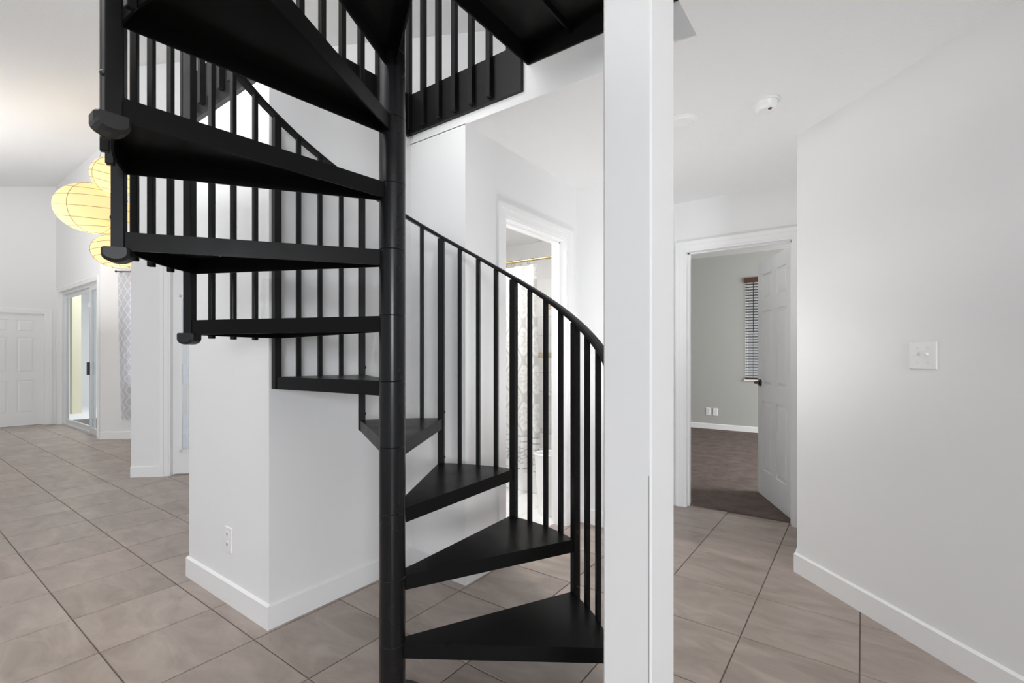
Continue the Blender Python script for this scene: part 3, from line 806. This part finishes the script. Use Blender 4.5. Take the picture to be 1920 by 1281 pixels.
# ------------------------------------------------------------------ spiral staircase
PX, PY, RI, RR = -1.321, 1.100, 0.2265, 0.7665
LEAD0, LSTEP = R(34.06), R(29.29)
def lead(n): return LEAD0 + LSTEP * (n - 1)
SAG = {5: 0.005, 6: 0.010, 7: 0.013, 8: 0.017, 9: 0.024, 10: 0.024, 11: 0.02}
st = thing('spiral_staircase', 'black steel spiral staircase with helical handrail around a central pole', 'staircase', (PX, PY, 0))
PR = 0.0445
# pole: base plate and one sleeve per riser
obj('base_plate', MB().lathe([(0.13, 0.0), (0.13, 0.008), (0.06, 0.012), (0.05, 0.03)], 36), 'black', st)
psec = MB().lathe([(PR, 0.0018), (PR, RI - 0.0018)], 48, caps=False).lathe([(PR - 0.0016, 0.0), (PR, 0.0018)], 48, caps=False).lathe([(PR, RI - 0.0018), (PR - 0.0016, RI)], 48, caps=False).mesh('pole_section')
for i in range(12): obj('pole_section', psec, 'pole', st, loc=(0, 0, i * RI))
obj('pole_section', MB().lathe([(PR, 0.0), (PR, 1.0)], 48), 'pole', st, loc=(0, 0, 12 * RI))
obj('pole_cap', MB().lathe([(0.05, 0), (0.05, 0.012), (0.03, 0.03), (0.005, 0.038)], 32), 'cap', st, loc=(0, 0, 12 * RI + 1.006))

RO = RR - 0.014          # outer rim of a tread
TH, TK = 0.053, 0.006
def tread_mesh():
    """hollow steel tray: plate, two side bars, curved outer rim, inner collar; local frame has the leading edge along +x"""
    mb = MB(); off = 0.010; ri = PR - 0.002
    a1 = LSTEP
    def lead_pt(r): return Vector((r, -off))
    def back_pt(r):
        return Vector((r * math.cos(a1) - off * math.sin(a1) * 1.0, r * math.sin(a1) + off * math.cos(a1)))
    arc = []
    na = 8
    d0 = math.atan2(-off, RO); d1 = a1 + math.atan2(off, RO)
    for i in range(na + 1):
        a = d0 + (d1 - d0) * i / na; arc.append(Vector((RO * math.cos(a), RO * math.sin(a))))
    arci = []
    for i in range(na + 1):
        a = d0 + (d1 - d0) * i / na; arci.append(Vector(((RO - TK) * math.cos(a), (RO - TK) * math.sin(a))))
    inner = [back_pt(ri * 0.6), lead_pt(ri * 0.6)]
    poly = arc + inner
    mb.prism([(p.x, p.y) for p in poly], -TK, 0)
    # nosing bars
    def bar(p, q, nrm):
        pts = [p, q, q + nrm * TK, p + nrm * TK]
        mb.prism([(v.x, v.y) for v in pts], -TH, -TK)
    bar(lead_pt(ri * 0.7), arc[0], Vector((0, 1)))
    bar(back_pt(ri * 0.7), arc[-1], Vector((math.sin(a1), -math.cos(a1))))
    for i in range(na):
        mb.prism([(v.x, v.y) for v in (arc[i], arc[i + 1], arci[i + 1], arci[i])], -TH, -TK)
    return mb
base_tread = tread_mesh()
for n in range(1, 12):
    mb = MB(); sg = SAG.get(n, 0)
    vs = [(x, y, z - sg * (x * math.cos(LSTEP / 2) + y * math.sin(LSTEP / 2)) / RR) for x, y, z in base_tread.v]
    mb.add(vs, base_tread.f)
    t_ = obj('tread', mb, 'tread', st, loc=(0, 0, n * RI), rotz=lead(n))
RH = 0.915               # handrail above tread
def rail_z(a): return RI * (1 + (a - LEAD0) / LSTEP) + RH
def polar(r, a): return Vector((r * math.cos(a), r * math.sin(a), 0))
def sagz(n): return -SAG.get(n, 0)
# posts at every tread joint
pw = 0.0155
bolt_me = MB().lathe([(0.0075, 0.0), (0.0065, 0.004), (0.003, 0.006)], 10).mesh('bolt')
for n in range(1, 13):
    a = lead(n); zb = (n - 1) * RI - TH + sagz(n - 1) if n > 1 else 0.0
    ztop = rail_z(a) - 0.008
    mt = Matrix.Rotation(a, 4, 'Z') @ Matrix.Translation((RR, 0, 0))
    p_ = obj('post', MB().bevbox(-pw, pw, -pw, pw, zb, ztop, 0.002, mt), 'black', st)
    for z in ([n * RI + 0.03] + ([(n - 1) * RI + 0.028] if n > 1 else [])):
        for rot in (0, -90):
            b_ = obj('bolt', bolt_me, 'cap', p_)
            b_.matrix_local = mt @ Matrix.Rotation(R(rot), 4, 'Z') @ Matrix.Translation((pw, 0, z)) @ Matrix.Rotation(R(90), 4, 'Y')
# balusters: three per tread
bw_ = 0.0095
for n in range(1, 12):
    for k in (1, 2, 3):
        a = lead(n) + LSTEP * k / 4
        zb = n * RI - TH - 0.010 + sagz(n); ztop = rail_z(a) - 0.006
        mt = Matrix.Rotation(a, 4, 'Z') @ Matrix.Translation((RR - 0.003, 0, 0))
        obj('baluster', MB().bevbox(-bw_, bw_, -bw_, bw_, zb, ztop, 0.0018, mt), 'black', st)
# rounded feet under the posts of the upper flight
for n in (7, 8, 9, 10, 11):
    a = lead(n); zt = (n - 1) * RI + sagz(n - 1) - 0.046
    mt = Matrix.Rotation(a, 4, 'Z') @ Matrix.Translation((RR, 0, 0))
    prof = []
    mb = MB(); w2_ = 0.025
    pts = []
    for i in range(9):
        u = i / 8; ang = math.pi * u
        pts.append((0.003 + 0.033 * math.cos(ang), -0.022 - 0.020 * math.sin(ang)))
    outline = [(0.036, -0.004), (0.032, 0.0), (-0.027, 0.0), (-0.030, -0.004)] + [(x, z) for x, z in pts[::-1]]
    rings = [[mt @ Vector((x * sx_, yy, zt + z * sz_)) for x, z in outline] for yy, sx_, sz_ in ((-w2_, .82, .8), (-w2_ + 0.006, 1, 1), (w2_ - 0.006, 1, 1), (w2_, .82, .8))]
    mb.ribbon(rings)
    obj('post_foot', mb, 'cap', st)
# handrail
hr = []
a = lead(1) - 0.02; a_end = lead(12); NS = 150
prof = [(-0.019, -0.008), (0.019, -0.008), (0.021, -0.003), (0.021, 0.004), (0.014, 0.010), (0.0, 0.012), (-0.014, 0.010), (-0.021, 0.004), (-0.021, -0.003)]
for i in range(NS + 1):
    t = a + (a_end - a) * i / NS
    c_ = polar(1, t); up = Vector((0, 0, 1))
    hr.append([c_ * (RR + x) + up * (rail_z(t) + z) for x, z in prof])
obj('handrail', MB().ribbon(hr), 'black', st)
# landing platform joining the loft
lx0, lx1, ly0, ly1 = 0.012, XO - 0.065 - PX, -0.035, YB - PY - 0.004
ld = obj('landing', MB().box(lx0, lx1, ly0, ly1, ZL - 0.006, ZL), 'tread', st)
for (x0, x1, y0, y1) in ((lx0, lx0 + 0.008, ly0, ly1), (lx1 - 0.008, lx1, ly0, ly1), (lx0 + 0.008, lx1 - 0.008, ly0, ly0 + 0.008), (lx0 + 0.008, lx1 - 0.008, ly1 - 0.008, ly1)):
    obj('edge_bar', MB().box(x0, x1, y0, y1, ZL - 0.095, ZL - 0.006), 'tread', ld)
for k in range(1, 3):
    x = lx0 + (lx1 - lx0) * k / 3
    obj('stiffener', MB().box(x - 0.004, x + 0.004, ly0 + 0.008, ly1 - 0.008, ZL - 0.04, ZL - 0.006), 'tread', ld)

# ------------------------------------------------------------------ loft railing on black fascia boards
lr = thing('loft_railing', 'black loft railing with square balusters on black fascia boards', 'railing')
FZ0, FZ1 = 2.505, 2.735
XE = -1.338
for (x0, x1, y0, y1, fz) in ((XG, XL + 0.022, YF - 0.022, YF, 2.482), (XL, XL + 0.022, YF, YB - 0.022, 2.495), (XL, XE, YB - 0.022, YB, 2.508)):
    obj('fascia_board', MB().box(x0, x1, y0, y1, fz, FZ1), 'black', lr)
LB = 0.014
bal_me = MB().bevbox(-LB, LB, -LB, LB, 2.524, 3.66, 0.0015).mesh('baluster')
for k in range(6): obj('baluster', bal_me, 'black', lr, loc=(-2.117 + 0.119 * k + 0.0, YB - 0.022 - LB, 0))
for k in range(7): obj('baluster', bal_me, 'black', lr, loc=(XL + 0.022 + LB, 1.105 + 0.111 * k, 0))
for k in range(8): obj('baluster', bal_me, 'black', lr, loc=(-2.985 + 0.112 * k, YF - 0.022 - LB, 0))
obj('newel', MB().box(-1.428, XE, YB - 0.022, YB + 0.012, FZ1, 3.68), 'black', lr)
for (x0, x1, y0, y1) in ((XG, XL + 0.05, YF - 0.055, YF - 0.012), (XL + 0.012, XL + 0.055, YF - 0.012, YB - 0.055), (XL + 0.012, XE, YB - 0.055, YB - 0.012)):
    obj('top_rail', MB().bevbox(x0, x1, y0, y1, 3.655, 3.69, 0.005), 'black', lr)

# ------------------------------------------------------------------ paper lantern chandelier
pc = Vector((-7.50, 1.85, zhi((0, 1.85)) - 0.0))
ch = thing('lantern_chandelier', 'glowing cluster of three paper lanterns hanging from the vaulted ceiling', 'chandelier', pc)
slope = Matrix.Rotation(math.atan(0.29), 4, 'X')
obj('canopy', MB().lathe([(0.03, -0.045), (0.10, -0.030), (0.135, -0.010), (0.14, 0.004)], 28, slope), 'copper', ch)
# (offset from canopy, half width, half height, tilt)
LN = [(Vector((-0.10, -0.14, -1.165)), 0.375, 0.300, 8), (Vector((0.175, 0.00, -0.79)), 0.240, 0.225, 12), (Vector((0.20, 0.03, -1.69)), 0.268, 0.205, -6)]
cam_right = Vector((cyaw, syaw, 0)); cam_fwd = Vector((-syaw, cyaw, 0))
for i, (o_, a_, c_, tilt) in enumerate(LN):
    rt = Matrix.Translation(o_) @ Matrix.Rotation(R(20 + 50 * i), 4, 'Z') @ Matrix.Rotation(R(tilt), 4, 'X') @ Matrix.Rotation(R(tilt * 0.7), 4, 'Y')
    prof = [(max(0.03, a_ * math.cos(t)), c_ * math.sin(t) * (1.0 if t > 0 else 1.0)) for t in [R(-86 + 172 * k / 18) for k in range(19)]]
    sh = obj('lantern_shade', MB().lathe(prof, 36, rt, caps=False), 'lantern', ch)
    rb = MB()
    for k in range(5):      # meridian ribs
        an = math.pi * 2 * k / 5
        pts = [rt @ Vector((a_ * 1.004 * math.cos(t) * math.cos(an), a_ * 1.004 * math.cos(t) * math.sin(an), c_ * 1.004 * math.sin(t))) for t in [R(-84 + 168 * q / 14) for q in range(15)]]
        for p, q in zip(pts[:-1], pts[1:]): rb.cyl(p, q, 0.0032, 5)
    for k in range(-3, 4):  # hoops
        t = R(24 * k); tl = 0.06 * math.sin(k * 2.3)
        pts = [rt @ Vector((a_ * 1.004 * math.cos(t + tl * math.cos(u)) * math.cos(u), a_ * 1.004 * math.cos(t + tl * math.cos(u)) * math.sin(u), c_ * 1.004 * math.sin(t + tl * math.cos(u)))) for u in [2 * math.pi * q / 24 for q in range(25)]]
        for p, q in zip(pts[:-1], pts[1:]): rb.cyl(p, q, 0.0032, 5)
    obj('rib', rb, 'rib', sh)
    bp = o_ + Vector((0.02, -0.02, -c_ * 0.55))
    obj('bulb', MB().lathe([(0.004, -0.04), (0.03, -0.02), (0.032, 0.0), (0.018, 0.04)], 14, Matrix.Translation(bp)), 'bulb', sh)
    obj('cord', MB().cyl((o_.x * 0.1, o_.y * 0.1, -0.03), (o_.x, o_.y, o_.z + c_ * 0.98), 0.003, 6), 'cord', ch)
    ldat = bpy.data.lights.new('lantern_bulb_light', 'POINT'); ldat.energy = 1.7; ldat.color = (1, 0.84, 0.60); ldat.shadow_soft_size = 0.04
    lo = bpy.data.objects.new('lantern_bulb_light', ldat); COL.objects.link(lo); lo.location = pc + bp + Vector((0, 0, -0.01))
